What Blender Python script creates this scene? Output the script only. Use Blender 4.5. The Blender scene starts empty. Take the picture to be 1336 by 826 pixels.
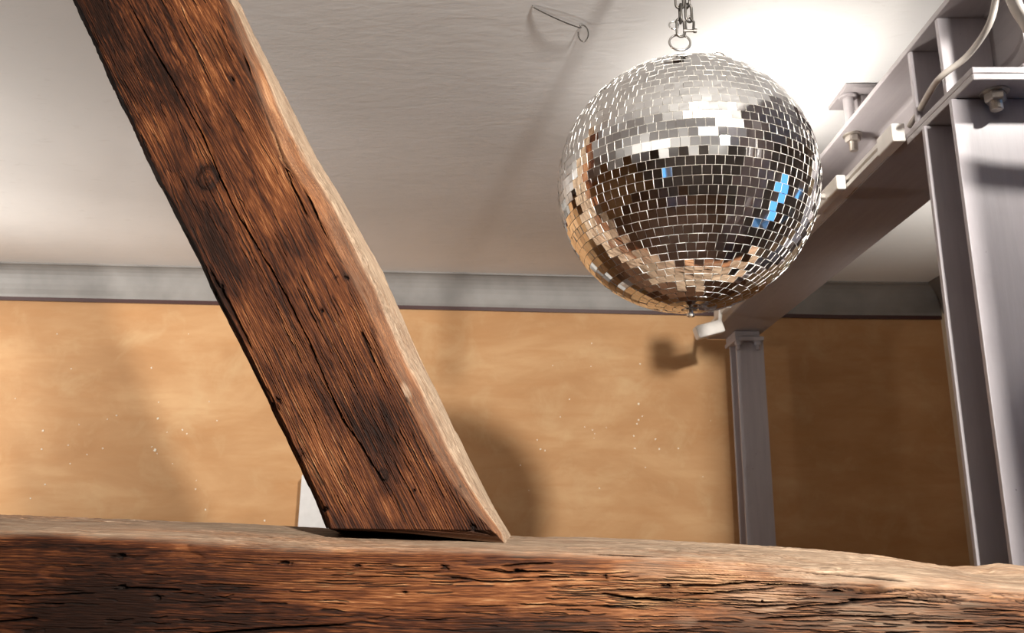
import bpy, bmesh, math, random
import numpy as np
from mathutils import Vector, Matrix

rnd = random.Random(7)
nrg = np.random.default_rng(11)
S = bpy.context.scene
COL = S.collection
EYE = 1.55                                   # camera height above the floor

# ------------------------------------------------------------------ camera
W, H, F = 1336, 826, 1045.0
dy = np.array([(690 - 668) / F, -(675 - 413) / F, -1.0]); dy /= np.linalg.norm(dy)
uz = np.array([60 / F, 4210 / F, -1.0]); uz -= dy * (uz @ dy); uz /= np.linalg.norm(uz)
RW = np.array([np.cross(dy, uz), dy, uz])    # world <- camera
cam = bpy.data.cameras.new('camera')
cam.sensor_width = 36; cam.lens = F * 36 / W; cam.clip_start = .02
cam.dof.use_dof = True; cam.dof.focus_distance = 1.22; cam.dof.aperture_fstop = 11
camo = bpy.data.objects.new('camera', cam); COL.objects.link(camo)
M4 = Matrix.Identity(4)
for i in range(3):
    for j in range(3): M4[i][j] = RW[i, j]
M4[2][3] = EYE
camo.matrix_world = M4
S.camera = camo

# ------------------------------------------------------------------ sky, lamps, exposure
S.view_settings.view_transform = 'Standard'; S.view_settings.look = 'None'
S.view_settings.exposure = 0.42; S.view_settings.gamma = 1.0
S.cycles.caustics_reflective = False; S.cycles.caustics_refractive = False
S.cycles.max_bounces = 10; S.cycles.diffuse_bounces = 6; S.cycles.sample_clamp_indirect = 6
wd = bpy.data.worlds.new('blue_hour_sky'); S.world = wd; wd.use_nodes = True
bg = wd.node_tree.nodes['Background']
bg.inputs[0].default_value = (.12, .40, .88, 1); bg.inputs[1].default_value = 1.5

def spot(name, loc, target, watts, angle, blend=.5, radius=.04, col=(1, .96, .90)):
    l = bpy.data.lights.new(name, 'SPOT'); l.energy = watts; l.spot_size = math.radians(angle)
    l.spot_blend = blend; l.shadow_soft_size = radius; l.color = col
    o = bpy.data.objects.new(name, l); COL.objects.link(o)
    o.location = loc; o.rotation_euler = (Vector(target) - Vector(loc)).to_track_quat('-Z', 'Y').to_euler()
    return o
ceil_z = EYE + 1.09
spot('uplight_behind_ball', (.625, 1.90, EYE + .84), (.65, 1.87, ceil_z), 13, 172, .6, .04)
spot('key_lamp_right', (.72, -.74, EYE + .90), (-.12, 3.0, EYE + .18), 430, 72, .6, .06)
spot('side_lamp_left', (-3.5, 1.75, EYE + .55), (-1.9, 3.5, EYE + .66), 190, 60, .9, .12)
spot('added_fill_far_left', (-3.0, 1.9, EYE + .05), (-1.6, 2.2, ceil_z), 120, 90, 1, .08)  # added fill that brightens the visible ceiling, no known fixture
spot('added_fill_left', (-1.2, -1.0, EYE - .10), (-1.2, -1.0, ceil_z), 80, 150, 1, .10)  # added ambient fill, bounced off the ceiling behind the camera
spot('added_fill_rear', (.3, -1.9, EYE - .10), (.3, -1.9, ceil_z), 40, 150, 1, .10)  # second added bounce fill further back, also without a fixture
spot('uplight_right_bay', (1.56, 2.30, EYE + .45), (1.5, 2.5, ceil_z), 19, 130, 1, .06)
spot('wall_washer_left', (-2.35, 2.9, EYE + .62), (-2.55, 3.45, EYE + .42), 3, 95, .9, .06)
spot('near_column_spot', (1.15, 1.05, EYE + 1.03), (.9, 1.40, EYE + .72), 19, 54, .3, .015)

# ------------------------------------------------------------------ pixel -> world (photo frame)
def ray(px, py): return RW @ np.array([(px - 668) / F, -(py - 413) / F, -1.0])
def atX(px, py, v): d = ray(px, py); return Vector(d * v / d[0] + [0, 0, EYE])
def atY(px, py, v): d = ray(px, py); return Vector(d * v / d[1] + [0, 0, EYE])
def atZ(px, py, v): d = ray(px, py); return Vector(d * (v - EYE) / d[2] + [0, 0, EYE])

# ------------------------------------------------------------------ materials
def new_mat(name):
    m = bpy.data.materials.new(name); m.use_nodes = True
    return m, m.node_tree, m.node_tree.nodes['Principled BSDF']
def N(nt, t, **kw):
    n = nt.nodes.new(t)
    for k, v in kw.items(): setattr(n, k, v)
    return n
def ramp(nt, stops):
    r = N(nt, 'ShaderNodeValToRGB'); e = r.color_ramp.elements
    while len(e) > 1: e.remove(e[-1])
    e[0].position, e[0].color = stops[0][0], (*stops[0][1], 1)
    for p, c in stops[1:]:
        x = e.new(p); x.color = (*c, 1)
    return r
def mixc(nt, fac, a, b, mode='MIX'):
    m = N(nt, 'ShaderNodeMix', data_type='RGBA', blend_type=mode)
    for sock, v in ((m.inputs[0], fac), (m.inputs[6], a), (m.inputs[7], b)):
        if hasattr(v, 'links') or isinstance(v, bpy.types.NodeSocket): nt.links.new(v, sock)
        elif isinstance(v, (int, float)): sock.default_value = v
        else: sock.default_value = (*v, 1)
    return m.outputs[2]
def noise(nt, vec, scale, detail=4, rough=.55, dist=0.0):
    n = N(nt, 'ShaderNodeTexNoise'); n.inputs['Scale'].default_value = scale
    n.inputs['Detail'].default_value = detail; n.inputs['Roughness'].default_value = rough
    n.inputs['Distortion'].default_value = dist
    nt.links.new(vec, n.inputs['Vector']); return n.outputs['Fac']
def mapping(nt, vec, scale=(1, 1, 1), rot=(0, 0, 0)):
    m = N(nt, 'ShaderNodeMapping'); m.inputs['Scale'].default_value = scale; m.inputs['Rotation'].default_value = rot
    nt.links.new(vec, m.inputs['Vector']); return m.outputs['Vector']
def bump(nt, bsdf, h, strength, dist, chain=None):
    b = N(nt, 'ShaderNodeBump'); b.inputs['Strength'].default_value = strength; b.inputs['Distance'].default_value = dist
    nt.links.new(h, b.inputs['Height'])
    if chain: nt.links.new(chain, b.inputs['Normal'])
    nt.links.new(b.outputs[0], bsdf.inputs['Normal']); return b.outputs[0]
def rng(nt, v, a, b, c, d):
    m = N(nt, 'ShaderNodeMapRange'); nt.links.new(v, m.inputs[0])
    for i, x in enumerate((a, b, c, d)): m.inputs[i + 1].default_value = x
    return m.outputs[0]

def simple(name, col, rough=.5, metal=0.0, var=.12, scale=30, bmp=.0, bdist=.001):
    m, nt, b = new_mat(name)
    tc = N(nt, 'ShaderNodeTexCoord').outputs['Object']
    n = noise(nt, tc, scale, 5)
    dark = tuple(c * (1 - var) for c in col); lite = tuple(min(1, c * (1 + var)) for c in col)
    nt.links.new(ramp(nt, [(.3, dark), (.7, lite)]).outputs[0], b.inputs['Base Color'])
    r = nt.nodes[-1]; nt.links.new(n, r.inputs[0])
    b.inputs['Roughness'].default_value = rough; b.inputs['Metallic'].default_value = metal
    if bmp: bump(nt, b, noise(nt, tc, scale * 6, 4), bmp, bdist)
    return m

def steel_paint(name, col, along):            # thick brush-painted steel; along = brush direction axis
    m, nt, b = new_mat(name)
    tc = N(nt, 'ShaderNodeTexCoord').outputs['Object']
    sc = [70, 70, 70]; sc[along] = 5
    st = noise(nt, mapping(nt, tc, sc), 1.0, 5, .6)
    bl = noise(nt, tc, 9, 5, .6)
    c1 = mixc(nt, rng(nt, st, .3, .7, 0, 1), tuple(x * .93 for x in col), tuple(x * 1.06 for x in col))
    c2 = mixc(nt, rng(nt, bl, .55, .8, 0, .5), c1, (col[0] * .78, col[1] * .75, col[2] * .74))
    ch = noise(nt, tc, 55, 3, .7)
    c3 = mixc(nt, rng(nt, ch, .73, .75, 0, .8), c2, (.07, .05, .045))
    nt.links.new(c3, b.inputs['Base Color']); b.inputs['Roughness'].default_value = .42
    bump(nt, b, st, .35, .0012)
    return m

def wood_mat():
    m, nt, b = new_mat('old_timber')
    a = N(nt, 'ShaderNodeAttribute', attribute_name='wood'); sep = N(nt, 'ShaderNodeSeparateColor')
    nt.links.new(a.outputs['Color'], sep.inputs[0])
    g = N(nt, 'ShaderNodeAttribute', attribute_name='grain').outputs['Vector']
    fine = noise(nt, mapping(nt, g, (35, 900, 900)), 1, 4, .65)
    fib = noise(nt, mapping(nt, g, (120, 2200, 2200)), 1, 3, .6)
    add = N(nt, 'ShaderNodeMath', operation='MULTIPLY_ADD'); nt.links.new(fine, add.inputs[0])
    add.inputs[1].default_value = .52; nt.links.new(sep.outputs[0], add.inputs[2])
    sub = N(nt, 'ShaderNodeMath', operation='ADD'); nt.links.new(add.outputs[0], sub.inputs[0]); sub.inputs[1].default_value = -.255
    r = ramp(nt, [(0, (.010, .0038, .0020)), (.25, (.042, .0125, .005)), (.5, (.108, .034, .011)), (.72, (.22, .082, .029)), (1, (.42, .225, .105))])
    nt.links.new(sub.outputs[0], r.inputs[0])
    pn = noise(nt, mapping(nt, g, (25, 260, 260)), 1, 5, .6)
    pr = ramp(nt, [(.25, (.20, .14, .095)), (.55, (.42, .305, .208)), (.8, (.60, .47, .345))]); nt.links.new(pn, pr.inputs[0])
    c1 = mixc(nt, sep.outputs[1], r.outputs[0], pr.outputs[0])
    c2 = mixc(nt, sep.outputs[2], c1, (.006, .0035, .0025))
    nt.links.new(c2, b.inputs['Base Color'])
    b.inputs['Roughness'].default_value = .72; b.inputs['Specular IOR Level'].default_value = .12
    n1 = bump(nt, b, fine, .5, .0012); bump(nt, b, fib, .35, .0005, n1)
    return m

def plaster_ochre():
    m, nt, b = new_mat('ochre_limewash')
    tc = N(nt, 'ShaderNodeTexCoord').outputs['Object']
    n1 = noise(nt, mapping(nt, tc, (1.0, 1, 2.2)), 1.7, 6, .6, .6)
    n2 = noise(nt, mapping(nt, tc, (2.5, 1, 14)), 1.6, 5, .6, .3)
    n3 = noise(nt, tc, 5.5, 6, .65, .5)
    r = ramp(nt, [(.25, (.41, .205, .078)), (.5, (.50, .275, .120)), (.75, (.60, .365, .178))]); nt.links.new(n1, r.inputs[0])
    c = mixc(nt, rng(nt, n2, .45, .7, 0, .45), r.outputs[0], (.45, .215, .075))
    c = mixc(nt, rng(nt, n3, .52, .75, 0, .45), c, (.62, .43, .23))
    nt.links.new(c, b.inputs['Base Color']); b.inputs['Roughness'].default_value = .75
    bump(nt, b, n3, .25, .006)
    return m

def plaster_ceiling():
    m, nt, b = new_mat('trowelled_plaster')
    tc = N(nt, 'ShaderNodeTexCoord').outputs['Object']
    n1 = noise(nt, mapping(nt, tc, (1, 2.2, 1), (0, 0, .25)), 3.2, 7, .55, 1.2)
    n2 = noise(nt, tc, 1.3, 4, .5)
    n3 = noise(nt, mapping(nt, tc, (3, 9, 1), (0, 0, .4)), 5, 4, .6, .5)
    r = ramp(nt, [(.3, (.69, .68, .665)), (.7, (.80, .79, .775))]); nt.links.new(n2, r.inputs[0])
    c = mixc(nt, rng(nt, n3, .62, .75, 0, .25), r.outputs[0], (.52, .49, .46))
    nt.links.new(c, b.inputs['Base Color']); b.inputs['Roughness'].default_value = .7
    k = bump(nt, b, n1, .09, .012); bump(nt, b, n3, .18, .004, k)
    return m

WOOD = wood_mat()
OCHRE = plaster_ochre()
CEIL = plaster_ceiling()
COVE = simple('grey_cove_paint', (.23, .215, .20), .55, 0, .16, 7, .2)
MAROON = simple('maroon_line_paint', (.045, .012, .010), .5)
CREAM = simple('cream_wall_paint', (.68, .56, .40), .7, 0, .08, 5, .2)
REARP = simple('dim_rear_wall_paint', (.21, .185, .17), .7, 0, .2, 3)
FLOORM = simple('brown_floor_boards', (.17, .088, .05), .45, 0, .35, 6)
GREY_Y = steel_paint('grey_steel_paint_beam', (.32, .288, .29), 1)
GREY_Z = steel_paint('grey_steel_paint_column', (.40, .365, .378), 2)
WHITE = simple('white_track_plastic', (.74, .70, .65), .4, 0, .06)
WHITEP = simple('white_cupboard_paint', (.70, .68, .66), .45, 0, .05)
CABLE = simple('grey_cable_sheath', (.52, .47, .42), .45, 0, .08)
CHROME = simple('bright_steel', (.72, .70, .67), .22, 1.0, .08)
ZINC = simple('dull_zinc', (.50, .45, .40), .38, .85, .2, 60, .2)
IRON = simple('dark_chain_steel', (.11, .10, .09), .45, 1.0, .2, 60)
BLACK = simple('black_plastic', (.012, .012, .012), .4)
MIRROR = simple('silver_mirror', (.93, .92, .90), .025, 1.0, .01)
EDGE = simple('cut_glass_edge', (.86, .84, .80), .3, .0, .1, 200)
GROUT = simple('pale_ball_core', (.55, .52, .48), .5, .0, .2, 90)
CHIP = simple('chipped_plaster_white', (.80, .74, .62), .8, 0, .05)

# ------------------------------------------------------------------ object helpers
def link(name, me, mats, parent=None):
    o = bpy.data.objects.new(name, me); COL.objects.link(o)
    for m in (mats if isinstance(mats, (list, tuple)) else [mats]): me.materials.append(m)
    if parent: o.parent = parent
    return o
def obj(name, bm, mats, parent=None, bevel=0, smooth=False):
    bmesh.ops.recalc_face_normals(bm, faces=bm.faces[:])
    me = bpy.data.meshes.new(name); bm.to_mesh(me); bm.free()
    if smooth:
        for p in me.polygons: p.use_smooth = True
    o = link(name, me, mats, parent)
    if bevel:
        b = o.modifiers.new('bevel', 'BEVEL'); b.width = bevel; b.segments = 2; b.limit_method = 'ANGLE'
    return o
def tag(o, label, cat, group=None):
    o['label'] = label; o['category'] = cat
    if group: o['group'] = group
    return o
def thing(name, label, cat, loc=(0, 0, 0), group=None):
    o = bpy.data.objects.new(name, None); COL.objects.link(o); o.location = loc; o.empty_display_size = .05
    bpy.context.view_layer.update()
    return tag(o, label, cat, group)
def struct(o): o['kind'] = 'structure'; return o
def keep(o, parent):                           # parent without moving
    o.parent = parent; o.matrix_parent_inverse = Matrix.Translation(-Vector(parent.location)); return o
def box(bm, lo, hi, mtx=None):
    lo, hi = Vector(lo), Vector(hi)
    r = bmesh.ops.create_cube(bm, size=1)['verts']
    for v in r:
        v.co = Vector([(lo[i] + hi[i]) / 2 + v.co[i] * (hi[i] - lo[i]) for i in range(3)])
        if mtx: v.co = mtx @ v.co
    return r
def prism(bm, pts, f):                         # pts: 2-D outline, f(p, k) -> 3-D for k = 0, 1
    a = [bm.verts.new(f(p, 0)) for p in pts]; b = [bm.verts.new(f(p, 1)) for p in pts]
    n = len(pts)
    for i in range(n): bm.faces.new((a[i], a[(i + 1) % n], b[(i + 1) % n], b[i]))
    bm.faces.new(a); bm.faces.new(b[::-1])
def frame(d):
    d = Vector(d).normalized(); u = d.orthogonal().normalized(); return d, u, d.cross(u)
def lathe(bm, p0, axis, prof, seg=20):         # prof: (height, radius)
    d, u, v = frame(axis); p0 = Vector(p0); rings = []
    for h, r in prof:
        rings.append([bm.verts.new(p0 + d * h + (u * math.cos(2 * math.pi * k / seg) + v * math.sin(2 * math.pi * k / seg)) * max(r, 1e-5)) for k in range(seg)])
    for a, b in zip(rings, rings[1:]):
        for k in range(seg): bm.faces.new((a[k], a[(k + 1) % seg], b[(k + 1) % seg], b[k]))
    bm.faces.new(rings[0][::-1]); bm.faces.new(rings[-1])
def tube(bm, pts, r, seg=10, closed=False):
    pts = [Vector(p) for p in pts]; n = len(pts); rings = []; up = None
    for i, p in enumerate(pts):
        if closed: d = pts[(i + 1) % n] - pts[i - 1]
        else: d = pts[min(i + 1, n - 1)] - pts[max(i - 1, 0)]
        d.normalize()
        if up is None: up = d.orthogonal().normalized()
        up = (up - d * up.dot(d)).normalized(); w = d.cross(up)
        rr = r[i] if isinstance(r, (list, tuple)) else r
        rings.append([bm.verts.new(p + (up * math.cos(2 * math.pi * k / seg) + w * math.sin(2 * math.pi * k / seg)) * rr) for k in range(seg)])
    m = n if closed else n - 1
    for i in range(m):
        a, b = rings[i], rings[(i + 1) % n]
        off = 0
        if closed and i == n - 1:              # close with the best matching twist
            off = min(range(seg), key=lambda s: sum((a[k].co - b[(k + s) % seg].co).length for k in range(seg)))
        for k in range(seg): bm.faces.new((a[k], a[(k + 1) % seg], b[(k + 1 + off) % seg], b[(k + off) % seg]))
    if not closed: bm.faces.new(rings[0][::-1]); bm.faces.new(rings[-1])
def spline(ctrl, n=12):
    P = [Vector(c) for c in ctrl]; P = [P[0] * 2 - P[1]] + P + [P[-1] * 2 - P[-2]]; out = []
    for i in range(1, len(P) - 2):
        for k in range(n):
            t = k / n; a, b, c, d = P[i - 1:i + 3]
            out.append(.5 * ((2 * b) + (c - a) * t + (2 * a - 5 * b + 4 * c - d) * t * t + (3 * b - a - 3 * c + d) * t ** 3))
    return out + [P[-2]]
B = bmesh.new

# ------------------------------------------------------------------ the room shell
XL, XR, YB, YR = -4.2, 1.93, 3.70, -3.2
def wall_y(x): return 3.70 + .055 * min(0, x - 1.45)          # the back wall swings slightly nearer on the left
Z0, Z1 = EYE + .945, ceil_z                                    # cove
T = .2
bm = B(); box(bm, (XL - T, YR - T, -.1), (XR + T, YB + T, 0)); struct(obj('floor', bm, FLOORM))
bm = B(); box(bm, (XL - T, YR - T, ceil_z), (XR + T, YB + T, ceil_z + .15)); struct(obj('ceiling', bm, CEIL))
bm = B(); prism(bm, [(XL - T, wall_y(XL - T)), (1.45, wall_y(1.45)), (XR + T, YB), (XR + T, YB + T), (XL - T, YB + T)],
                lambda p, k: (p[0], p[1], (0, ceil_z)[k])); WALLB = struct(obj('wall_back', bm, OCHRE))
bm = B(); box(bm, (XL - T, YR, 0), (XL, YB, ceil_z)); struct(obj('wall_left', bm, OCHRE))
rw0, rw1, rz0, rz1 = -2.2, -1.6, EYE - 1.2, EYE - .1
bm = B(); box(bm, (XL - T, YR - T, 0), (rw0, YR, ceil_z)); box(bm, (rw1, YR - T, 0), (XR + T, YR, ceil_z)); box(bm, (rw0, YR - T, 0), (rw1, YR, rz0)); box(bm, (rw0, YR - T, rz1), (rw1, YR, ceil_z)); struct(obj('wall_front', bm, REARP))
wins = [(-.62, -.25), (.44, .74), (1.10, 1.38)]; wz0, wz1 = EYE - 1.0, EYE + .62
bm = B(); y = YR
for a, b in wins:
    box(bm, (XR, y, 0), (XR + T, a, ceil_z)); box(bm, (XR, a, 0), (XR + T, b, wz0)); box(bm, (XR, a, wz1), (XR + T, b, ceil_z)); y = b
box(bm, (XR, y, 0), (XR + T, 1.62, ceil_z)); box(bm, (XR, 1.62, 0), (XR + T, YB, ceil_z))
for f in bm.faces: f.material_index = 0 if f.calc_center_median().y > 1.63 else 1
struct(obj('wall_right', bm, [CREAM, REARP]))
m, nt, b_ = new_mat('window_glass'); nt.nodes.remove(b_)
tr = N(nt, 'ShaderNodeBsdfTransparent'); gl = N(nt, 'ShaderNodeBsdfGlossy'); gl.inputs['Roughness'].default_value = .02
mx = N(nt, 'ShaderNodeMixShader'); mx.inputs[0].default_value = .06
nt.links.new(tr.outputs[0], mx.inputs[1]); nt.links.new(gl.outputs[0], mx.inputs[2]); nt.links.new(mx.outputs[0], nt.nodes['Material Output'].inputs[0])
GLASS = m
for i, (a, b) in enumerate(wins):
    bm = B(); fr = .035
    for lo, hi in (((a, wz0), (b, wz0 + fr)), ((a, wz1 - fr), (b, wz1)), ((a, wz0 + fr), (a + fr, wz1 - fr)), ((b - fr, wz0 + fr), (b, wz1 - fr)), ((a + fr, EYE - .2), (b - fr, EYE - .165))):
        box(bm, (XR + .06, lo[0], lo[1]), (XR + .11, hi[0], hi[1]))
    w = struct(obj('window_%d' % (i + 1), bm, WHITEP, bevel=.004))
    bm = B(); box(bm, (XR + .082, a + fr, wz0 + fr), (XR + .088, b - fr, wz1 - fr)); obj('pane', bm, GLASS, w)
bm = B()
for lo, hi in (((rw0, rz0), (rw1, rz0 + .04)), ((rw0, rz1 - .04), (rw1, rz1)), ((rw0, rz0 + .04), (rw0 + .04, rz1 - .04)), ((rw1 - .04, rz0 + .04), (rw1, rz1 - .04)), (((rw0 + rw1) / 2 - .02, rz0 + .04), ((rw0 + rw1) / 2 + .02, rz1 - .04))):
    box(bm, (lo[0], YR - .11, lo[1]), (hi[0], YR - .06, hi[1]))
w = struct(obj('window_4', bm, WHITEP, bevel=.004))
bm = B(); box(bm, (rw0 + .04, YR - .088, rz0 + .04), (rw1 - .04, YR - .082, rz1 - .04)); obj('pane', bm, GLASS, w)
# cove along the back wall, and its return along the right wall
cove = [(0, 0), (.012, 0), (.016, .012)] + [(.016 + .062 * (1 - math.cos(t)), .012 + .126 * math.sin(t)) for t in [k / 8 * math.pi / 2 for k in range(1, 9)]] + [(.078, .145), (0, .145)]
xs = [XL, -1.2, 0, 1.45, XR]
bm = B(); secs = [[bm.verts.new((x, wall_y(x) - p[0], Z0 + p[1])) for p in cove] for x in xs]
for a, b in zip(secs, secs[1:]):
    for k in range(len(cove)): bm.faces.new((a[k], a[(k + 1) % len(cove)], b[(k + 1) % len(cove)], b[k]))
bm.faces.new(secs[0]); bm.faces.new(secs[-1][::-1]); struct(obj('trim_1', bm, COVE, smooth=False))
bm = B(); prism(bm, cove, lambda p, k: (XR - p[0], (1.7, YB - .05)[k], Z0 + p[1])); struct(obj('trim_2', bm, COVE))
bm = B(); secs = [[bm.verts.new((x, wall_y(x) - p, Z0 - q)) for p, q in ((0, 0), (.012, 0), (.012, .017), (0, .017))] for x in xs]
for a, b in zip(secs, secs[1:]):
    for k in range(4): bm.faces.new((a[k], a[(k + 1) % 4], b[(k + 1) % 4], b[k]))
bm.faces.new(secs[0]); bm.faces.new(secs[-1][::-1]); struct(obj('trim_3', bm, MAROON))
# chipped spots of bare plaster on the ochre wall
bm = B(); spots = [(75, 436, 3), (93, 481, 3), (198, 480, 3.5), (246, 436, 2), (207, 525, 3), (206, 546, 5), (152, 542, 3), (140, 547, 2.5), (56, 562, 4), (54, 586, 3), (89, 581, 2.5),
    (113, 593, 3), (134, 585, 3.5), (91, 605, 2.5), (58, 632, 3.5), (39, 650, 3), (202, 587, 6), (198, 583, 3), (205, 592, 3), (238, 561, 4), (244, 566, 3), (225, 605, 2.5), (255, 638, 3), (256, 627, 2), (268, 665, 3), (283, 549, 3), (273, 524, 2),
    (345, 679, 4), (103, 554, 2), (20, 520, 2), (218, 564, 2), (772, 448, 2.5), (771, 478, 2.5), (835, 475, 3.5), (721, 477, 2.5), (743, 521, 3), (731, 544, 3), (833, 527, 4.5), (838, 543, 3), (833, 548, 3.5), (831, 553, 3), (827, 569, 3.5), (763, 557, 2.5), (773, 561, 2.5),
    (776, 566, 2), (775, 572, 2), (701, 574, 3), (705, 586, 4), (711, 588, 3), (828, 585, 4), (855, 573, 3.5), (860, 586, 4), (885, 585, 4), (842, 610, 3), (782, 637, 3), (679, 607, 2.5), (791, 558, 2), (927, 549, 2), (917, 622, 2), (690, 640, 2)]
for px, py, r in spots:
    p = atY(px, py, wall_y((px - 690) / F * 3.6)); rr = r * .33 * 3.6 / F; n = 7; c = []
    yy = wall_y(p.x) - .0004
    for k in range(n):
        q = rr * rnd.uniform(.55, 1.25); c.append((p.x + q * math.cos(2 * math.pi * k / n), p.z + q * math.sin(2 * math.pi * k / n)))
    prism(bm, c, lambda P, k, yy=yy: (P[0], yy - (0, .0012)[k], P[1]))
o = obj('plaster_chips', bm, CHIP, WALLB); o['kind'] = 'stuff'

# ------------------------------------------------------------------ old timbers
TAB = [nrg.random((256, 256)) for _ in range(40)]
def vn(x, y, s):
    xi = np.floor(x).astype(int); yi = np.floor(y).astype(int); fx = x - xi; fy = y - yi
    fx = fx * fx * (3 - 2 * fx); fy = fy * fy * (3 - 2 * fy); Tb = TAB[s % 40]
    a = Tb[xi & 255, yi & 255]; b = Tb[(xi + 1) & 255, yi & 255]; c = Tb[xi & 255, (yi + 1) & 255]; d = Tb[(xi + 1) & 255, (yi + 1) & 255]
    return (a + (b - a) * fx) * (1 - fy) + (c + (d - c) * fx) * fy
def fbm(x, y, s, o=4, g=.5):
    r = 0; A = 1; t = 0
    for i in range(o): r = r + A * vn(x * 2 ** i + 17.3 * i, y * 2 ** i + 5.1 * i, s + i); t += A; A *= g
    return r / t
def sst(a, b, x): t = np.clip((x - a) / (b - a), 0, 1); return t * t * (3 - 2 * t)

def wood_surface(s, t, seed, pale0, worn, knots, cracks, holes, patches, rough=1.0, base=.47):
    """s along the grain, t across (metres) -> displacement (m), tone, pale, dirt"""
    tw = t + .012 * (fbm(s * 1.6, t * 5, seed) - .5) * 2 + .0022 * (fbm(s * 9, t * 28, seed + 3) - .5) * 2
    kn = np.zeros_like(s)
    for ks, kt, kr in knots:                     # grain flows round each knot
        d2 = ((s - ks) / (kr * 2.6)) ** 2 + ((t - kt) / kr) ** 2
        tw = tw + np.sign(t - kt) * kr * -.55 * np.exp(-d2 * .35)
        kn = np.maximum(kn, np.exp(-d2 * .9))
    d0 = .02 + .03 * fbm(s * .9, t * 0 + 1, seed + 6)
    ph = np.hypot(tw - (.09 + .05 * (fbm(s * .7, s * 0, seed + 8) - .5)), d0) / .0030
    ph = ph + 2.2 * fbm(s * 3, t * 30, seed + 9)
    f = ph - np.floor(ph)
    late = sst(.45, .8, f) * (1 - sst(.86, 1.0, f))
    streak = fbm(s * 13, tw * 480, seed + 12, 4, .6)
    fibre = fbm(s * 60, tw * 800, seed + 15, 2)
    blot = fbm(s * 5, t * 12, seed + 18, 4)
    ero = sst(.42, .62, fbm(s * 3.2, t * 7, seed + 21, 3))           # where the early wood has worn away
    scr = sst(.64, .78, fbm(s * 28, tw * 420, seed + 38, 3, .6)) * sst(.35, .6, fbm(s * 3, t * 9, seed + 25, 2))
    disp = -.0012 * rough * (1 - late) * (.25 + .9 * ero) - .0016 * rough * sst(.55, .8, streak) * (.3 + ero)
    disp += .006 * (fbm(s * 4, t * 9, seed + 24, 3) - .5) * rough + .0012 * rough * (fibre - .5)
    tone = base + .75 * (streak - .5) + .95 * (blot - .5) + .13 * (late - .4) * (.1 + 1.2 * ero) + .42 * (fibre - .5) + .14 * (ero - .5) + .22 * scr
    dirt = .48 * sst(.60, .80, streak) * (.25 + .75 * ero) + .30 * (1 - late) * ero * sst(.4, .6, fibre)
    # adze marks and torn fibre running across the grain
    tear = sst(.63, .78, fbm(s * 22, t * 60, seed + 27, 3)) * sst(.5, .62, fbm(s * 2.4, t * 6, seed + 30, 2))
    disp -= .0018 * tear * rough; tone += .18 * tear - .0; dirt += .25 * tear * sst(.45, .7, fibre)
    sh = s.shape; s_, t_ = s.ravel(), t.ravel(); disp, tone, dirt = disp.ravel().copy(), tone.ravel().copy(), dirt.ravel().copy()
    pale0 = np.broadcast_to(pale0, sh).ravel().copy()
    order = np.argsort(s_, kind='stable'); ss = s_[order]
    def near(slo, shi, tlo, thi):                # the vertices in a window
        k = order[np.searchsorted(ss, slo):np.searchsorted(ss, shi)]; tt = t_[k]; return k[(tt > tlo) & (tt < thi)]
    for cl, w, dep in cracks:
        cs = np.array([c[0] for c in cl]); ct = np.array([c[1] for c in cl]); o = np.argsort(cs); cs, ct = cs[o], ct[o]
        L = cs[-1] - cs[0]; I = near(cs[0], cs[-1], ct.min() - .015, ct.max() + .015); S_, T_ = s_[I], t_[I]
        tc = np.interp(S_, cs, ct) + .0018 * (fbm(S_ * 26, S_ * 0 + 3 + dep * 900, seed + 31) - .5) + .0012 * (fbm(S_ * 120, S_ * 0, seed + 32) - .5)
        e = sst(0, .18 * L, S_ - cs[0]) * sst(0, .18 * L, cs[-1] - S_)
        ww = w * (.35 + .65 * e) * (.5 + 1.0 * fbm(S_ * 30, S_ * 0 + dep * 500, seed + 33)); k = np.exp(-((T_ - tc) / ww) ** 2)
        k = k * np.minimum(1, e * 2.2); disp[I] -= dep * k; dirt[I] = np.maximum(dirt[I], k)
        tone[I] += .10 * np.exp(-(((T_ - tc) - 2.2 * ww) / (1.5 * ww)) ** 2) * e
    for hs, ht, hr, el in holes:
        I = near(hs - 3 * hr * el, hs + 3 * hr * el, ht - 3 * hr, ht + 3 * hr); hr = hr * .75; S_, T_ = s_[I], t_[I]
        q = np.hypot((S_ - hs) / (hr * el), (T_ - ht) / hr) + 1.5 * (fbm(S_ * 190, T_ * 420, seed + 34, 3) - .5)
        k = 1 - sst(.35, 1.05, q); disp[I] -= .005 * k; dirt[I] = np.maximum(dirt[I], .9 * k); tone[I] -= .12 * (1 - sst(1, 2.4, q))
    for ps, pt, pr, el, amt, kind in patches:
        I = near(ps - 1.6 * pr * el, ps + 1.6 * pr * el, pt - 1.6 * pr, pt + 1.6 * pr); S_, T_ = s_[I], t_[I]
        q = np.hypot((S_ - ps) / (pr * el), (T_ - pt) / pr) + .9 * (fbm(S_ * 14, T_ * 40, seed + 35, 3) - .5)
        k = 1 - sst(.25, 1.15, q)
        if kind == 'dark': tone[I] -= amt * k
        elif kind == 'light': tone[I] += amt * k
        elif kind == 'hollow': disp[I] -= amt * k; dirt[I] = np.maximum(dirt[I], .35 * k)
        elif kind == 'pale': pale0[I] += amt * k
    disp, tone, dirt, pale0 = (v.reshape(sh) for v in (disp, tone, dirt, pale0))
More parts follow.
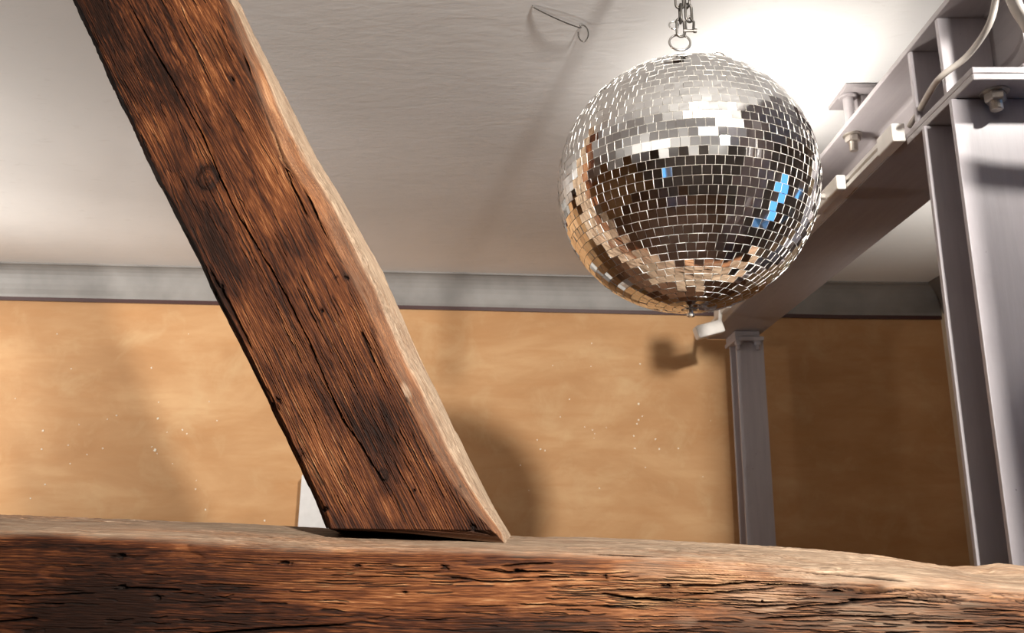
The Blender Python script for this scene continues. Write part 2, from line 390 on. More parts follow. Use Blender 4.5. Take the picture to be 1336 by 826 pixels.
    for ks, kt, kr in knots:
        q = np.hypot((s - ks) / (kr * 1.25), (t - kt) / kr) + .9 * (fbm(s * 70, t * 110, seed + 2, 3) - .5)
        ins = 1 - sst(.9, 1.15, q)
        tone = tone - .22 * np.exp(-((q - .9) / .4) ** 2) + ins * (.07 * np.cos(q * 22) - .06); dirt = dirt + .25 * np.exp(-((q - 1.0) / .25) ** 2) * fbm(s * 150, t * 200, seed + 4, 2) + .3 * ins * sst(.6, 1, np.cos(q * 22 + 2))
        disp = disp + .0015 * ins - .0015 * np.exp(-((q - 1.0) / .15) ** 2)
    pale = np.clip(pale0 * (.55 + .9 * fbm(s * 12, t * 70, seed + 36, 4)) , 0, .95)
    pale = np.clip(pale * (1 - .7 * np.clip(dirt, 0, 1)), 0, .95)
    tone = tone + worn * .25 * fbm(s * 15, t * 40, seed + 37)
    return disp, np.clip(tone, 0, 1), pale, np.clip(dirt, 0, 1)

def timber_mesh(name, P, s, t, data):
    R_, C_ = P.shape[:2]
    du = np.roll(P, -1, 1) - np.roll(P, 1, 1)
    dv = np.empty_like(P); dv[1:-1] = P[2:] - P[:-2]; dv[0] = P[1] - P[0]; dv[-1] = P[-1] - P[-2]
    n = np.cross(du, dv); n /= np.linalg.norm(n, axis=2, keepdims=True) + 1e-12
    c = P.mean(axis=1, keepdims=True)
    flip = (n * (P - c)).sum() < 0
    if flip: n = -n
    disp, tone, pale, dirt = data
    V = (P + n * disp[..., None]).reshape(-1, 3)
    i = np.arange(R_ * C_).reshape(R_, C_); j = np.roll(i, -1, 1)
    q = np.stack([i[:-1], j[:-1], j[1:], i[1:]], -1).reshape(-1, 4)
    if flip: q = q[:, ::-1]
    me = bpy.data.meshes.new(name); nq = len(q)
    loops = np.concatenate([q.ravel(), i[0] if flip else i[0][::-1], i[-1][::-1] if flip else i[-1]])
    starts = np.concatenate([np.arange(nq) * 4, [nq * 4, nq * 4 + C_]])
    me.vertices.add(len(V)); me.vertices.foreach_set('co', V.ravel().astype(np.float32))
    me.loops.add(len(loops)); me.loops.foreach_set('vertex_index', loops.astype(np.int32))
    me.polygons.add(nq + 2); me.polygons.foreach_set('loop_start', starts.astype(np.int32))
    me.update(calc_edges=True)
    me.polygons.foreach_set('use_smooth', np.r_[np.ones(nq, bool), False, False])
    a = me.attributes.new('wood', 'FLOAT_COLOR', 'POINT')
    a.data.foreach_set('color', np.stack([tone, pale, dirt, np.ones_like(tone)], -1).ravel().astype(np.float32))
    g = me.attributes.new('grain', 'FLOAT_VECTOR', 'POINT')
    g.data.foreach_set('vector', np.stack([s, t, 0 * s], -1).ravel().astype(np.float32))
    me.validate()
    return me

def perimeter(segs):
    """segs: list of (count) between control points -> (index, fraction) arrays of a closed loop"""
    idx = np.concatenate([np.full(n, k) for k, n in enumerate(segs)]); fr = np.concatenate([np.arange(n) / n for n in segs])
    return idx, fr
def loop_points(ctrl, segs, soft):
    """ctrl: list of (R,3) arrays (closed); rounds the arrises by a moving average"""
    idx, fr = perimeter(segs); K = len(ctrl)
    A = np.stack(ctrl, 1); P = A[:, idx] * (1 - fr)[None, :, None] + A[:, (idx + 1) % K] * fr[None, :, None]
    for _ in range(soft): P = (np.roll(P, 1, 1) + 2 * P + np.roll(P, -1, 1)) / 4
    return P, idx, fr

# --- diagonal brace: front face on the plane Y = YF
YF = 1.15
def xz(poly, Y):
    q = [atY(px, py, Y) for px, py in poly]; q.sort(key=lambda v: v.z); return np.array([v.z for v in q]), np.array([v.x for v in q])
left = [(58, -70), (92, 0), (132, 88), (136, 98), (148, 122), (152, 131), (172, 168), (190, 207), (207, 243), (228, 283), (247, 322), (260, 348), (275, 383), (303, 437), (330, 490), (352, 535), (376, 583), (398, 632), (425, 692)]
ridge = [(262, -70), (294, 0), (330, 100), (362, 200), (393, 240), (420, 290), (447, 345), (477, 410), (508, 480), (524, 508), (568, 600), (612, 660), (644, 695)]
outer = [(270, -70), (309, 0), (332, 48), (360, 104), (388, 160), (411, 205), (440, 250), (468, 300), (497, 352), (520, 405), (552, 480), (568, 510), (610, 598), (640, 656), (669, 706)]
rows = 1080
zb0 = EYE - .019
idx, fr = perimeter([24, 300, 72, 60, 10, 8])
zbc = np.array([zb0, zb0, zb0 + .001, EYE - .037, EYE - .037, EYE - .03])
zbc = zbc[idx] * (1 - fr) + zbc[(idx + 1) % 6] * fr
fz = np.linspace(0, 1, rows)
Zg = zbc[None, :] + (ceil_z - zbc[None, :]) * fz[:, None]
zl, xl = xz(left, YF + .025); zr, xr = xz(ridge, YF); zo, xo = xz([(x + 3, y) for x, y in outer], YF + .13)
def ext(z, zs, xs):
    x = np.interp(z, zs, xs); k = (xs[-1] - xs[-4]) / (zs[-1] - zs[-4]); return np.where(z > zs[-1], xs[-1] + k * (z - zs[-1]), x)
XLg, XRg, XOg = ext(Zg, zl, xl), ext(Zg, zr, xr), ext(Zg, zo, xo)
XRg = XRg + .010 * (fbm(Zg * 16, Zg * 0 + 2, 30, 4, .6) - .5)
one = np.ones_like(Zg)
pts = [np.stack([XLg, (YF + .03) * one, Zg], -1), np.stack([XLg + .016, YF * one, Zg], -1), np.stack([XRg, YF * one, Zg], -1),
       np.stack([XRg + .60 * (XOg - XRg), (YF + .034) * one, Zg], -1), np.stack([XOg, (YF + .145) * one, Zg], -1), np.stack([XLg, (YF + .145) * one, Zg], -1)]
A = np.stack(pts, 2); P = np.take_along_axis(A, np.broadcast_to(idx[None, :, None, None], (rows, len(idx), 1, 3)), 2)[:, :, 0] * (1 - fr)[None, :, None] + \
    np.take_along_axis(A, np.broadcast_to(((idx + 1) % 6)[None, :, None, None], (rows, len(idx), 1, 3)), 2)[:, :, 0] * fr[None, :, None]
for _ in range(4): P = (np.roll(P, 1, 1) + 2 * P + np.roll(P, -1, 1)) / 4
ax = Vector((-.487, 0, .844)).normalized(); axs = np.array([ax.x, ax.z]); axt = np.array([ax.z, -ax.x])
def st_b(px, py): v = atY(px, py, YF); return (v.x * axs[0] + (v.z - EYE) * axs[1], v.x * axt[0] + (v.z - EYE) * axt[1])
sB = P[..., 0] * axs[0] + (P[..., 2] - EYE) * axs[1]
tB = P[..., 0] * axt[0] + (P[..., 2] - EYE) * axt[1] + (P[..., 1] - YF) * 1.0
def cr(poly, w, d): return ([st_b(*p) for p in poly], w, d)
cracks = [cr([(150, -30), (172, 12), (208, 78), (238, 128), (262, 172), (288, 235), (312, 285), (338, 325), (372, 385), (400, 440), (425, 500), (445, 545), (470, 580), (500, 630), (534, 694)], .0010, .012),
          cr([(312, 60), (340, 122), (372, 190), (388, 225), (410, 275), (432, 320)], .0020, .008), cr([(345, 150), (368, 205), (380, 240), (404, 290)], .0014, .006),
          cr([(408, 270), (430, 305), (452, 345)], .0018, .006), cr([(452, 345), (480, 400), (500, 440)], .0013, .005),
          cr([(270, 345), (300, 400), (330, 460)], .0020, .007), cr([(300, 420), (322, 462), (345, 505), (370, 545)], .0013, .005),
          cr([(470, 430), (480, 455), (488, 475)], .0022, .006), cr([(536, 500), (548, 535), (570, 580), (590, 625)], .0012, .005),
          cr([(230, 20), (252, 60), (275, 110)], .0010, .004), cr([(400, 620), (418, 655), (432, 690)], .0012, .004)]
for k in range(220):
    px0 = rnd.uniform(0, 1); py0 = rnd.uniform(-60, 690); fx = rnd.uniform(.05, .97)
    lx = np.interp(py0, [p[1] for p in left], [p[0] for p in left]); rx = np.interp(py0, [p[1] for p in ridge], [p[0] for p in ridge])
    s0, t0 = st_b(lx + fx * (rx - lx), py0); L = rnd.uniform(.02, .11) * (1.3 if py0 > 450 else 1)
    cracks.append(([(s0, t0), (s0 + L * .5, t0 + rnd.uniform(-.002, .002)), (s0 + L, t0 + rnd.uniform(-.004, .004))], rnd.uniform(.0004, .0009), rnd.uniform(.001, .003)))
holes = [(*st_b(x, y), r, e) for x, y, r, e in [(362, 522, .005, 1.6), (393, 592, .0045, 1.4), (535, 520, .005, 1.6), (570, 593, .0055, 1.3), (617, 690, .006, 2.2), (424, 663, .004, 1.5), (302, 102, .004, 2.2), (376, 210, .005, 2), (452, 362, .005, 1.2), (438, 362, .004, .7), (420, 405, .0035, 1.5), (490, 433, .0045, 2.5), (288, 376, .005, 2.5), (540, 640, .003, 1), (582, 640, .002, 1), (610, 628, .003, 1)]]
patches = [(*st_b(x, y), r, e, a, k) for x, y, r, e, a, k in [(372, 205, .022, 2.2, .006, 'hollow'), (278, 60, .02, 3, .004, 'hollow'), (355, 105, .03, 2.2, .25, 'light'), (375, 320, .045, 1.4, .16, 'dark'), (495, 540, .05, 1.2, .2, 'dark'),
    (300, 250, .03, 2.5, .1, 'light'), (330, 440, .04, 3, .16, 'light'), (390, 560, .04, 3, .18, 'light'), (440, 640, .05, 2.2, .2, 'light'), (560, 640, .05, 2.5, .16, 'light'), (510, 665, .018, 1.5, .25, 'light'), (205, 60, .05, 3, .10, 'dark'), (150, 60, .05, 4, .22, 'dark'),
    (420, 420, .04, 2.0, .12, 'light'), (262, 380, .02, 6, .2, 'dark'), (210, 170, .018, 2, .2, 'light'), (490, 465, .02, 2, .003, 'hollow'), (535, 505, .012, 1.2, .5, 'pale'), (250, 185, .02, 1.5, .12, 'dark'), (500, 590, .03, 1.5, .16, 'dark')]]
perim_pos = idx + fr                             # 0 left chamfer .. 1 front .. 2 wane .. 3 side .. 4 back
front_w = sst(1.9, 2.25, perim_pos); side_w = sst(2.75, 3.05, perim_pos) * (perim_pos < 4.2)
hgt = (P[..., 2] - EYE)
pale0 = (front_w[None, :] * .15 + side_w[None, :] * .80) * (perim_pos < 5)[None, :]
worn = np.broadcast_to(front_w[None, :], Zg.shape)
bb = .30 - .06 * sst(.25, .8, hgt) - .14 * (perim_pos < .95)[None, :]
data = wood_surface(sB, tB, 0, pale0, worn, [(*st_b(270, 232), .016), (*st_b(500, 620), .006)], cracks, holes, patches, .9, bb)
edge = np.minimum(1, fz * 60)[:, None]
data = (data[0] * np.minimum(1, (1 - fz) * 80)[:, None], *data[1:])
o = link('timber_brace', timber_mesh('timber_brace', P, sB, tB, data), WOOD)
tag(o, 'slanted dark brown hewn timber brace standing on the horizontal wooden beam', 'timber')

# --- horizontal beam in front
BF = 1.10
f_edge = [(-60, 690), (0, 694), (60, 695), (150, 697), (300, 707), (430, 716), (640, 717), (740, 722), (850, 728), (1000, 738), (1150, 752), (1336, 768), (1400, 772)]
t_edge = [(-60, 669), (0, 671), (100, 675), (200, 679), (310, 683), (400, 687), (560, 695), (680, 700), (760, 701), (830, 703), (900, 706), (1000, 710.5), (1090, 716), (1150, 722), (1205, 731), (1240, 736), (1275, 736), (1300, 733), (1336, 737), (1400, 741)]
q1 = [atY(*p, BF) for p in f_edge]; q2 = [atY(*p, BF + .2) for p in t_edge]
xg = np.concatenate([np.linspace(XL, -.98, 40)[:-1], np.linspace(-.98, .88, 1560), np.linspace(.88, XR, 30)[1:]])
zf = np.interp(xg, [v.x for v in q1], [v.z for v in q1]); zt = np.interp(xg, [v.x for v in q2], [v.z for v in q2])
zf += .004 * (fbm(xg * 14, xg * 0, 3) - .5); wan = .010 + .012 * (fbm(xg * 5, xg * 0, 5) - .5) + .06 * sst(.15, .7, xg)
o1 = np.ones_like(xg); Zbt = EYE - .275
ctrl = [np.stack([xg, BF * o1 + .004, Zbt * o1], -1), np.stack([xg, BF * o1 + .004, zf - .125], -1), np.stack([xg, BF * o1, zf - .008 - .3 * wan], -1), np.stack([xg, BF + .004 + .4 * wan, zf + .10 * (zt - zf)], -1), np.stack([xg, BF + .06 + wan, zf + .50 * (zt - zf)], -1),
        np.stack([xg, (BF + .2) * o1, zt], -1), np.stack([xg, (BF + .215) * o1, zt - .03], -1), np.stack([xg, (BF + .215) * o1, Zbt * o1], -1)]
segs = [14, 180, 36, 48, 70, 12, 8, 8]
P, idx, fr = loop_points(ctrl, segs, 5)
pp = (idx + fr)
sG = P[..., 0] + 0; arc = np.concatenate([np.zeros((len(xg), 1)), np.cumsum(np.linalg.norm(np.diff(P, axis=1), axis=2), axis=1)], 1); tG = arc + (P[:, :1, 2] - EYE)
def st_h(px, py): v = atY(px, py, BF); return (v.x, v.z - EYE)
def ch(poly, w, d): return ([st_h(*p) for p in poly], w, d)
cracks = [ch([(130, 826), (210, 823), (300, 818), (430, 809), (470, 806)], .0016, .008), ch([(-20, 806), (20, 803), (50, 799)], .0018, .006),
          ch([(620, 734), (660, 739), (720, 738)], .0013, .006), ch([(650, 731), (690, 728), (725, 727)], .0012, .005), ch([(700, 745), (745, 744)], .0012, .004),
          ch([(1085, 762), (1110, 760), (1150, 757), (1165, 756)], .0030, .010), ch([(1020, 788), (1060, 782), (1100, 780), (1140, 772)], .0016, .006), ch([(880, 757), (930, 757), (1000, 750)], .0018, .006),
          ch([(780, 766), (830, 774), (880, 778)], .0018, .006), ch([(1100, 775), (1160, 773), (1200, 770)], .0014, .006), ch([(885, 770), (950, 765), (1020, 758)], .0012, .005),
          ch([(650, 824), (760, 822), (800, 824)], .0014, .005), ch([(0, 772), (60, 770), (130, 766)], .0012, .004), ch([(930, 780), (1000, 783), (1080, 777)], .0012, .005), ch([(1180, 768), (1230, 766), (1270, 770)], .0020, .006),
          ch([(980, 800), (1080, 795), (1180, 797)], .0014, .006), ch([(140, 762), (180, 760), (240, 763)], .0016, .005), ch([(580, 745), (640, 752), (700, 750)], .0010, .004), ch([(1010, 728), (1100, 735), (1200, 745)], .0016, .005), ch([(760, 712), (860, 716), (1000, 722)], .0010, .003)]
for k in range(420):
    px0 = rnd.uniform(-40, 1336) if k < 260 else rnd.uniform(700, 1336); py0 = rnd.uniform(712 + (px0 > 0) * max(0, px0) * .035, 835); s0, t0 = st_h(px0, py0)
    L = rnd.uniform(.02, .10)
    cracks.append(([(s0, t0), (s0 + L * .5, t0 + rnd.uniform(-.0015, .0015)), (s0 + L, t0 + rnd.uniform(-.003, .003))], rnd.uniform(.0004, .0010), rnd.uniform(.001, .0035)))
holes = [(*st_h(x, y), r, e) for x, y, r, e in [(158, 718, .005, 1.8), (160, 758, .0045, 2), (206, 772, .0045, 2.2), (372, 727, .0045, 3.0), (466, 730, .003, 2), (580, 732, .005, 2.2), (790, 745, .004, 1.0), (528, 765, .003, 1.4), (678, 737, .005, 2.2),
    (995, 776, .003, .9), (1116, 775, .004, 1.5), (870, 757, .004, 2.5), ]]
patches = [(*st_h(x, y), r, e, a, k) for x, y, r, e, a, k in [(60, 705, .012, 8, .2, 'dark'), (115, 790, .055, 1.3, .22, 'dark'), (250, 800, .06, 2.5, .18, 'dark'), (500, 815, .035, 8, .2, 'dark'), (330, 760, .05, 3, .12, 'light'), (230, 745, .03, 4, .08, 'light'), (480, 775, .04, 4, .14, 'light'), (700, 770, .04, 4, .12, 'light'), (830, 800, .03, 1.5, .15, 'light'),
    (1290, 800, .05, 1.6, .22, 'dark'), (760, 815, .03, 5, .14, 'dark'), (1080, 745, .025, 4, .34, 'pale'), (1000, 770, .022, 3.5, .30, 'pale'), (900, 740, .018, 6, .30, 'pale'), (1220, 760, .02, 5, .28, 'pale'), (1120, 790, .03, 5, .18, 'pale'), (895, 800, .012, 1.5, .10, 'pale'),
    (920, 812, .04, 3, .14, 'dark'), (870, 765, .03, 3.5, .004, 'hollow'), (1110, 762, .02, 3, .005, 'hollow'), (640, 800, .03, 6, .12, 'dark')]]
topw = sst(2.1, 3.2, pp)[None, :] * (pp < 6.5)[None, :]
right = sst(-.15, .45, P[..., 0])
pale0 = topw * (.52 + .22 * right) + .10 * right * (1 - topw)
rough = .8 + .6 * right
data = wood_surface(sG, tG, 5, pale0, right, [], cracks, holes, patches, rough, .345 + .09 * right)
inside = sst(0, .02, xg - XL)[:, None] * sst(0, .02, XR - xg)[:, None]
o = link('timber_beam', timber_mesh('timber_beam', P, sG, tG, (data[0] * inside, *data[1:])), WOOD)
tag(o, 'long horizontal weathered timber beam across the bottom with a cracked front', 'timber')

# ------------------------------------------------------------------ mirror ball
BR = .199
bc = atY(894, 243.5, 1.17)
ball = thing('mirror_ball', 'large silver disco ball of square mirror tiles hanging from a chain', 'disco ball', bc)
bm = B(); bmesh.ops.create_uvsphere(bm, u_segments=64, v_segments=40, radius=BR - .0016); obj('ball_core', bm, GROUT, ball, smooth=True)
PITCH, TT = .0129, .0026
bm = B(); w0 = PITCH - .00058
vs = box(bm, (-w0 / 2, -w0 / 2, -TT), (w0 / 2, w0 / 2, 0))
bm.faces.ensure_lookup_table()
for f in bm.faces: f.material_index = 0 if f.calc_center_median().z > -1e-6 else 1
bmesh.ops.recalc_face_normals(bm, faces=bm.faces[:])
tile_me = bpy.data.meshes.new('mirror_tile'); bm.to_mesh(tile_me); bm.free(); tile_me.materials.append(MIRROR); tile_me.materials.append(EDGE)
nrows = int(round(math.pi * BR / PITCH)); tiles = []
toc = (Vector((0, 0, EYE)) - bc).normalized()
for i in range(nrows):
    th = (i + .5) * math.pi / nrows
    n = max(5, int(round(2 * math.pi * BR * math.sin(th) / PITCH))); off = rnd.random() * 6.283
    wob = rnd.gauss(0, .004)
    for k in range(n):
        ph = off + 2 * math.pi * k / n
        nv = Vector((math.sin(th) * math.cos(ph), math.sin(th) * math.sin(ph), math.cos(th)))
        e = Vector((-math.sin(ph), math.cos(ph), 0)); u = nv.cross(e)
        rot = Matrix((e, u, nv)).transposed().to_4x4()
        rot = rot @ Matrix.Rotation(rnd.gauss(0, .030) + wob, 4, 'X') @ Matrix.Rotation(rnd.gauss(0, .030), 4, 'Y') @ Matrix.Rotation(rnd.gauss(0, .012), 4, 'Z')
        wd_ = (2 * math.pi * BR * math.sin(th) / n - .00058) / w0
        m = Matrix.Translation(nv * (BR + rnd.uniform(-.0002, .0003))) @ rot @ Matrix.Diagonal((wd_, 1, 1, 1))
        tiles.append((nv.dot(toc), m))
tiles.sort(key=lambda q: -q[0])
for d, m in tiles[:300]:
    o = bpy.data.objects.new('mirror_tile', tile_me); COL.objects.link(o); o.parent = ball; o.matrix_basis = m
bm = B()
for d, m in tiles[300:]:
    k0 = len(bm.verts); bm.from_mesh(tile_me); bm.verts.ensure_lookup_table()
    for v in bm.verts[k0:]: v.co = m @ v.co
me = bpy.data.meshes.new('mirror_tiles'); bm.to_mesh(me); bm.free()
o = link('mirror_tiles', me, [MIRROR, EDGE], ball); o['kind'] = 'stuff'
# fittings: top cap, hanging ring, second eyelet, pin below
bm = B(); lathe(bm, (0, 0, BR - .004), (0, 0, 1), [(0, .022), (.005, .022), (.007, .018), (.008, .006), (.020, .005), (.022, .001)], 24); obj('top_cap', bm, CHROME, ball, smooth=False)
ringc = atY(887, 55.5, 1.165) - bc; rr = 14.2 * 1.25 / F
bm = B(); tube(bm, [ringc + Vector((math.cos(a) * rr, math.sin(a) * .25 * rr, math.sin(a) * rr)) for a in [k / 28 * 6.2832 for k in range(28)]], .0019, 8, True); obj('hanging_ring', bm, CHROME, ball, smooth=True)
ec = atY(937, 77, 1.155) - bc
bm = B(); tube(bm, [ec + Vector((math.cos(a) * .012, 0, math.sin(a) * .013)) for a in [k / 24 * 6.2832 for k in range(24)]], .0018, 8, True); obj('spare_eyelet', bm, CHROME, ball, smooth=True)
bm = B(); lathe(bm, (0, 0, -BR + .003), (0, 0, -1), [(0, .010), (.004, .010), (.005, .004), (.009, .004), (.0095, .006), (.013, .006), (.015, .003)], 16); obj('bottom_pin', bm, CHROME, ball, smooth=False)

# chain up to the ceiling
top = bc + ringc + Vector((0, 0, rr))
chain = thing('hanging_chain', 'doubled dark steel chain with shackle above the disco ball', 'chain', (top.x, top.y, ceil_z))
def link_bm(c, h, w, ang, r=.0022):
    pts = []
    for k in range(20):
        a = k / 20 * 6.2832; x = math.cos(a) * w; z = math.sin(a) * w + (h - w if math.sin(a) > 0 else -(h - w))
        pts.append(c + Vector((x * math.cos(ang), x * math.sin(ang), z)))
    bm = B(); tube(bm, pts, r, 6, True); return bm
base = Vector((top.x + .002, top.y, top.z + .010)); o0 = Vector(chain.location)
n = int((ceil_z - base.z - .03) / .0265) + 1
for k in range(n):
    obj('chain_link', link_bm(base + Vector((.001 * (k % 2), 0, .0265 * k)) - o0, .0165, .0068, .2 + (k % 2) * 1.35), IRON, chain, smooth=True)
for k in range(n - 1):
    obj('chain_link', link_bm(base + Vector((.0150 - .0015 * (k % 2), .003, .030 + .0265 * k)) - o0, .0165, .0066, .5 + (k % 2) * 1.45), IRON, chain, smooth=True)
sb = base + Vector((.0155, .002, .004)) - o0
bm = B(); tube(bm, [sb + Vector((-.006, 0, -.008)), sb + Vector((-.007, 0, .008)), sb + Vector((0, 0, .018)), sb + Vector((.007, 0, .008)), sb + Vector((.006, 0, -.008))], .0022, 8); 
lathe(bm, sb + Vector((-.010, 0, -.008)), (1, 0, 0), [(0, .0035), (.004, .0035), (.0041, .0022), (.016, .0022), (.0161, .0036), (.021, .0036)], 8); obj('shackle', bm, IRON, chain)
rb = atY(879, 33, top.y) - o0
bm = B(); tube(bm, [rb + Vector((math.cos(a) * .0075, .002 * math.sin(a), math.sin(a) * .0085)) for a in [k / 20 * 6.2832 for k in range(20)]], .0014, 6, True); obj('key_ring', bm, CHROME, chain, smooth=True)
bm = B(); zt_ = base.z + .0265 * (n - 1) + .012
lathe(bm, (0, 0, 0), (0, 0, -1), [(0, .022), (.004, .022), (.006, .008), (.012, .006)], 16)
hk = Vector((base.x, base.y, zt_)) - o0
tube(bm, spline([(0, 0, -.01), (.006, 0, hk.z + .016), (.012, 0, hk.z + .006), hk + Vector((.004, 0, -.004)), hk + Vector((-.006, 0, .004))], 6), .003, 8); obj('ceiling_hook', bm, IRON, chain)

# bent wire in the ceiling plaster
h0, h1 = atZ(697, 10, ceil_z - .003), atZ(756, 36, ceil_z - .008)
hw = atZ(757, 36, ceil_z - .012)
ctr = [h0 + Vector((0, 0, .008)), h0, (h0 + h1) / 2 + Vector((.004, .002, -.004)), h1]
dd = h1.y
for px, py in [(757, 33), (763, 34), (767, 40), (767, 48), (763, 54), (758, 53), (755, 48), (754.5, 42)]: ctr.append(atY(px, py, dd))
bm = B(); tube(bm, spline(ctr, 6), .0014, 8); o = obj('wire_hook', bm, IRON, smooth=True); tag(o, 'thin bent wire hook curling down from the pale plaster ceiling', 'hook')

# ------------------------------------------------------------------ steel frame
def i_section(w, h, tf, tw, r=.012, n=4):
    q = [(w / 2, h / 2), (w / 2, h / 2 - tf)]
    q += [(tw / 2 + r - r * math.sin(a), h / 2 - tf - r + r * math.cos(a)) for a in [k / n * math.pi / 2 for k in range(n + 1)]]
    q2 = q + [(x, -z) for x, z in reversed(q)]
    return q2 + [(-x, -z) for x, z in q2]
def hexnut(bm, p, axis, r, h):
    lathe(bm, p, axis, [(0, r * .93), (h * .12, r), (h * .85, r), (h, r * .88)], 6)
def threaded(bm, p, axis, r, L):
    pr = [(0, r)]; k = 0.0
    while k < L - .002: pr += [(k + .0011, r * .90), (k + .0022, r)]; k += .0022
    pr += [(L, r * .8)]; lathe(bm, p, axis, pr, 14)
bx0, bx1, bz0, bz1 = .808, 1.022, EYE + .803, EYE + .998
bxc = (bx0 + bx1) / 2; by0, by1 = 1.335, 3.60; tf = .013
beam = thing('steel_beam', 'grey painted steel I-beam running from the near column to the back wall', 'steel beam', (bxc, by0, bz0))
def sub(name, bm, mat, parent, bevel=0, smooth=False):
    o = obj(name, bm, mat, None, bevel, smooth); return keep(o, parent)
bm = B(); prism(bm, i_section(bx1 - bx0, bz1 - bz0, tf, .010), lambda p, k: (bxc + p[0], (by0, by1)[k], (bz0 + bz1) / 2 + p[1])); sub('beam_profile', bm, GREY_Y, beam, .0015)
for yy, z_t in ((1.432, 0), (1.552, 0)):
    bm = B(); box(bm, (bx0 + .003, yy, bz0 + tf), (bxc - .005, yy + .011, bz1 - tf)); sub('stiffener', bm, GREY_Z, beam, .0015)
    bm = B(); box(bm, (bxc + .005, yy, bz0 + tf), (bx1 - .003, yy + .011, bz1 - tf)); sub('stiffener', bm, GREY_Z, beam, .0015)
bm = B(); box(bm, (bx0 - .001, by0 - .001, bz0 - .0145), (bx1 + .001, 1.60, bz0 - .0008)); sub('cap_plate', bm, GREY_Y, beam, .002)
bm = B(); tube(bm, [(bxc - .008, by0 + .004, bz0 + tf + .004), (bxc - .007, 1.43, bz0 + tf + .004)], .006, 8); sub('weld_bead', bm, GREY_Y, beam, smooth=True)
# threaded hanger rod through the top flange, clamped under a plate at the ceiling
hx, hy = .822, 1.905
bm = B(); lathe(bm, (hx, hy, bz1), (0, 0, 1), [(0, .0125), (ceil_z - bz1 - .014, .0125)], 16); sub('hanger_rod', bm, GREY_Y, beam, smooth=False)
bm = B(); box(bm, (hx - .022, hy - .045, ceil_z - .013), (hx + .14, hy + .075, ceil_z - .001)); sub('hanger_plate', bm, GREY_Y, beam, .002)
bm = B(); lathe(bm, (hx, hy, ceil_z - .020), (0, 0, 1), [(0, .022), (.006, .022)], 18); sub('washer', bm, GREY_Y, beam)
bm = B(); box(bm, (hx + .03, hy - .01, bz1), (hx + .09, hy + .03, ceil_z - .013)); sub('hanger_block', bm, GREY_Y, beam, .002)
bm = B(); lathe(bm, (hx + .018, hy + .035, bz1 - tf), (0, 0, -1), [(0, .024), (.004, .024)], 18); sub('washer', bm, ZINC, beam)
bm = B(); hexnut(bm, (hx + .018, hy + .035, bz1 - tf - .004), (0, 0, -1), .019, .016); threaded(bm, (hx + .018, hy + .035, bz1 - tf - .020), (0, 0, -1), .011, .026); sub('nut', bm, ZINC, beam)

def column(name, label, xc, yc, w, d, ztop, bolts, lift=0):
    c = thing(name, label, 'steel column', (xc, yc, 0))
    bm = B(); prism(bm, i_section(w, d, .011, .008), lambda p, k: (xc + p[0], yc + p[1], (.014, ztop)[k])); sub('column_profile', bm, GREY_Z, c, .0015)
    bm = B(); box(bm, (xc - w * .7, yc - d * .8, 0), (xc + w * .7, yc + d * .8, .014)); sub('base_plate', bm, GREY_Z, c, .002)
    return c
near = column('steel_column', 'near grey painted steel column at the right edge under the beam end', .903, 1.460, .206, .120, bz0 - .0155, None)
def bolt(parent, p, r, L, mat=ZINC):
    bm = B(); lathe(bm, p, (0, 0, -1), [(0, r * 1.35), (.003, r * 1.35)], 18); hexnut(bm, Vector(p) + Vector((0, 0, -.003)), (0, 0, -1), r, r * .95); threaded(bm, Vector(p) + Vector((0, 0, -.003 - r * .95)), (0, 0, -1), r * .62, L)
    return sub('bolt', bm, mat, parent)
# added unseen column: it shades the bay on the right from the key lamp
column('steel_column', 'added unseen grey steel column shading the right bay from the key lamp', .920, .44, .300, .300, ceil_z - .001, None)
bp = atZ(1290, 128, bz0 - .016); bolt(beam, (bp.x, min(bp.y, 1.378), bz0 - .0145), .0185, .017)
far = column('steel_column', 'far grey painted steel column standing against the ochre back wall', .957, 3.50, .119, .120, EYE + .757, None)
bm = B(); box(bm, (.888, 3.41, EYE + .757), (1.012, 3.60, EYE + .775)); sub('head_plate', bm, GREY_Z, far, .002)
bm = B(); box(bm, (.892, 3.43, EYE + .775), (1.0, 3.59, bz0 - .0005)); sub('packer', bm, GREY_Z, far, .002)
for x in (.905, .99): bolt(far, (x, 3.428, EYE + .757), .016, .02, GREY_Z)

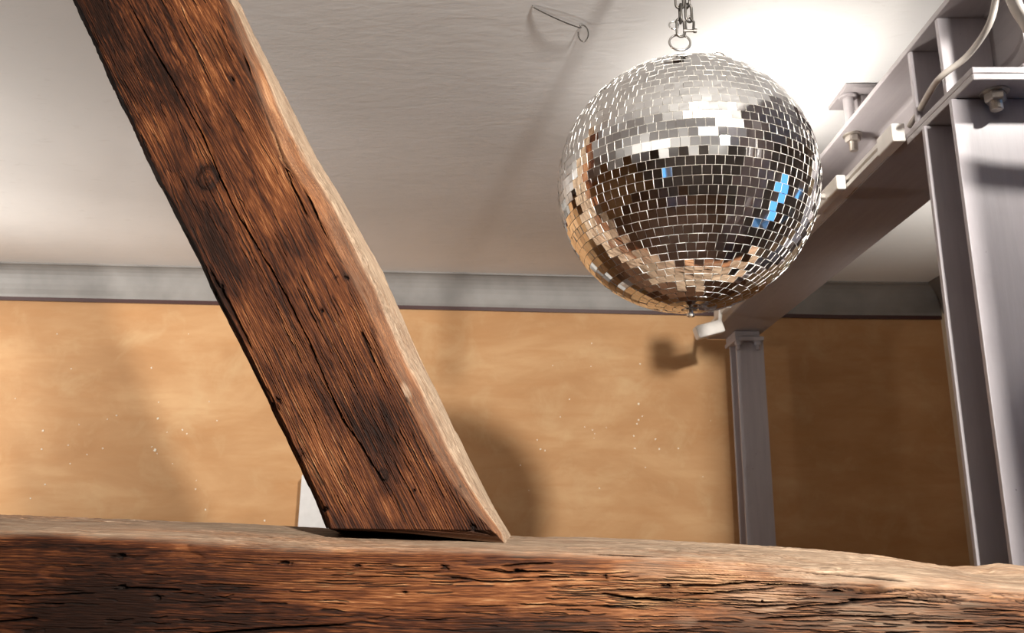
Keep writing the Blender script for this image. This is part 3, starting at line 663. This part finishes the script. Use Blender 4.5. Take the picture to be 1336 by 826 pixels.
# lighting track along the lower flange
tx0, tx1, tz = bx0 - .026, bx0 - .0008, bz0 + .002
prof = [(tx1, 0), (tx1, .030), (tx0, .030), (tx0, .019), (tx0 + .010, .019), (tx0 + .010, .011), (tx0, .011), (tx0, 0)]
rail = thing('lighting_track', 'white lighting track fixed along the lower edge of the steel beam', 'lighting track', (tx0, 1.62, tz))
bm = B(); prism(bm, prof, lambda p, k: (p[0], (1.66, 3.42)[k], tz + p[1])); sub('track_channel', bm, WHITE, rail, .001)
bm = B(); box(bm, (tx0 - .003, 1.60, tz - .006), (tx1, 1.68, tz + .036)); sub('power_feed', bm, WHITE, rail, .003)
def track_lamp(label, y, L, p1, hd, hl, hr, up, square=False):
    t_ = thing('track_spotlight', label, 'spotlight', (tx0, y, tz + .015), 'white spotlights on the beam track')
    bm = B(); box(bm, (tx0 - .024, y - L / 2, tz - .004), (tx0 - .0008, y + L / 2, tz + .034)); sub('track_adapter', bm, WHITE, t_, .004)
    p0 = Vector((tx0 - .02, y, tz + .012)); p1 = Vector(p1)
    bm = B(); tube(bm, [p0, p0.lerp(p1, .5), p1], .008, 10); sub('swivel_arm', bm, WHITE, t_, smooth=True)
    d = Vector(hd).normalized()
    if square:
        bm = B(); u = Vector((0, 1, 0)); v = d.cross(u).normalized(); u = v.cross(d)
        mt = Matrix((d, u, v)).transposed().to_4x4(); mt.translation = p1
        box(bm, (-.01, -hr, -hr), (hl, hr, hr), mt); sub('lamp_head', bm, WHITE, t_, .006)
        bm = B(); box(bm, (hl, -hr * .8, -hr * .8), (hl + .002, hr * .8, hr * .8), mt); sub('lamp_lens', bm, WHITE, t_)
    else:
        bm = B(); lathe(bm, p1 - d * hl * .5, d, [(0, hr * .8), (.006, hr), (hl, hr), (hl, hr * .9), (hl - .01, hr * .86)], 28); sub('lamp_head', bm, WHITE, t_)
    return t_
track_lamp('white track spotlight half hidden behind the disco ball, aimed at the ceiling', 1.955, .18, (.655, 1.90, tz - .005), (0, 0, 1), .10, .036, True)
fl = atX(942, 421, .745)
track_lamp('small white track spotlight beside the far steel column head', 3.13, .20, (.752, 3.12, fl.z), (-.93, -.1, -.28), .10, .026, False, True)

# cable drooping to the track feed, and a pipe at the top corner
ctr = [atY(1303, -45, 1.31), atY(1299, 0, 1.31), atY(1289, 35, 1.32), atY(1262, 73, 1.36), atY(1228, 100, 1.40), atY(1213, 120, 1.47), atY(1199, 145, 1.56), atY(1186, 165, 1.60)]
ctr[0].z = min(ctr[0].z, ceil_z)
bm = B(); tube(bm, spline(ctr, 8), .0062, 10); o = obj('power_cable', bm, CABLE, smooth=True); tag(o, 'pale grey power cable curving down past the beam end to the track', 'cable')
ctr = [atY(1306, -40, 1.26), atY(1322, 0, 1.26), atY(1334, 22, 1.26), atY(1362, 55, 1.26), atY(1430, 75, 1.26), atY(1600, 78, 1.26)]
bm = B(); tube(bm, spline(ctr, 6), .011, 12); o = obj('conduit_pipe', bm, CABLE, smooth=True); tag(o, 'thick pale conduit crossing the top right corner beside the steel column', 'pipe')

# white cupboard at the back wall behind the brace foot
cx0, cx1 = -.968, -.62; cy1 = wall_y(cx0) - .004; cz = EYE + .165
cup = thing('cupboard', 'white cupboard against the ochre wall, showing below the left of the brace', 'cupboard', (cx0, cy1, 0))
bm = B(); box(bm, (cx0, cy1 - .10, .06), (cx1, cy1, cz)); box(bm, (cx0 + .02, cy1 - .09, 0), (cx1 - .02, cy1 - .01, .06)); sub('cabinet_body', bm, WHITEP, cup, .003)
bm = B(); box(bm, (cx0 + .002, cy1 - .118, .07), (cx1 - .002, cy1 - .1005, cz - .004)); d_ = sub('door', bm, WHITEP, cup, .002)
bm = B(); tube(bm, [(cx1 - .05, cy1 - .1185, 1.0), (cx1 - .05, cy1 - .14, 1.0), (cx1 - .05, cy1 - .14, 1.12), (cx1 - .05, cy1 - .1185, 1.12)], .005, 8); h_ = obj('handle', bm, CHROME); h_.parent = d_; h_.matrix_parent_inverse = Matrix.Translation(-Vector(cup.location))
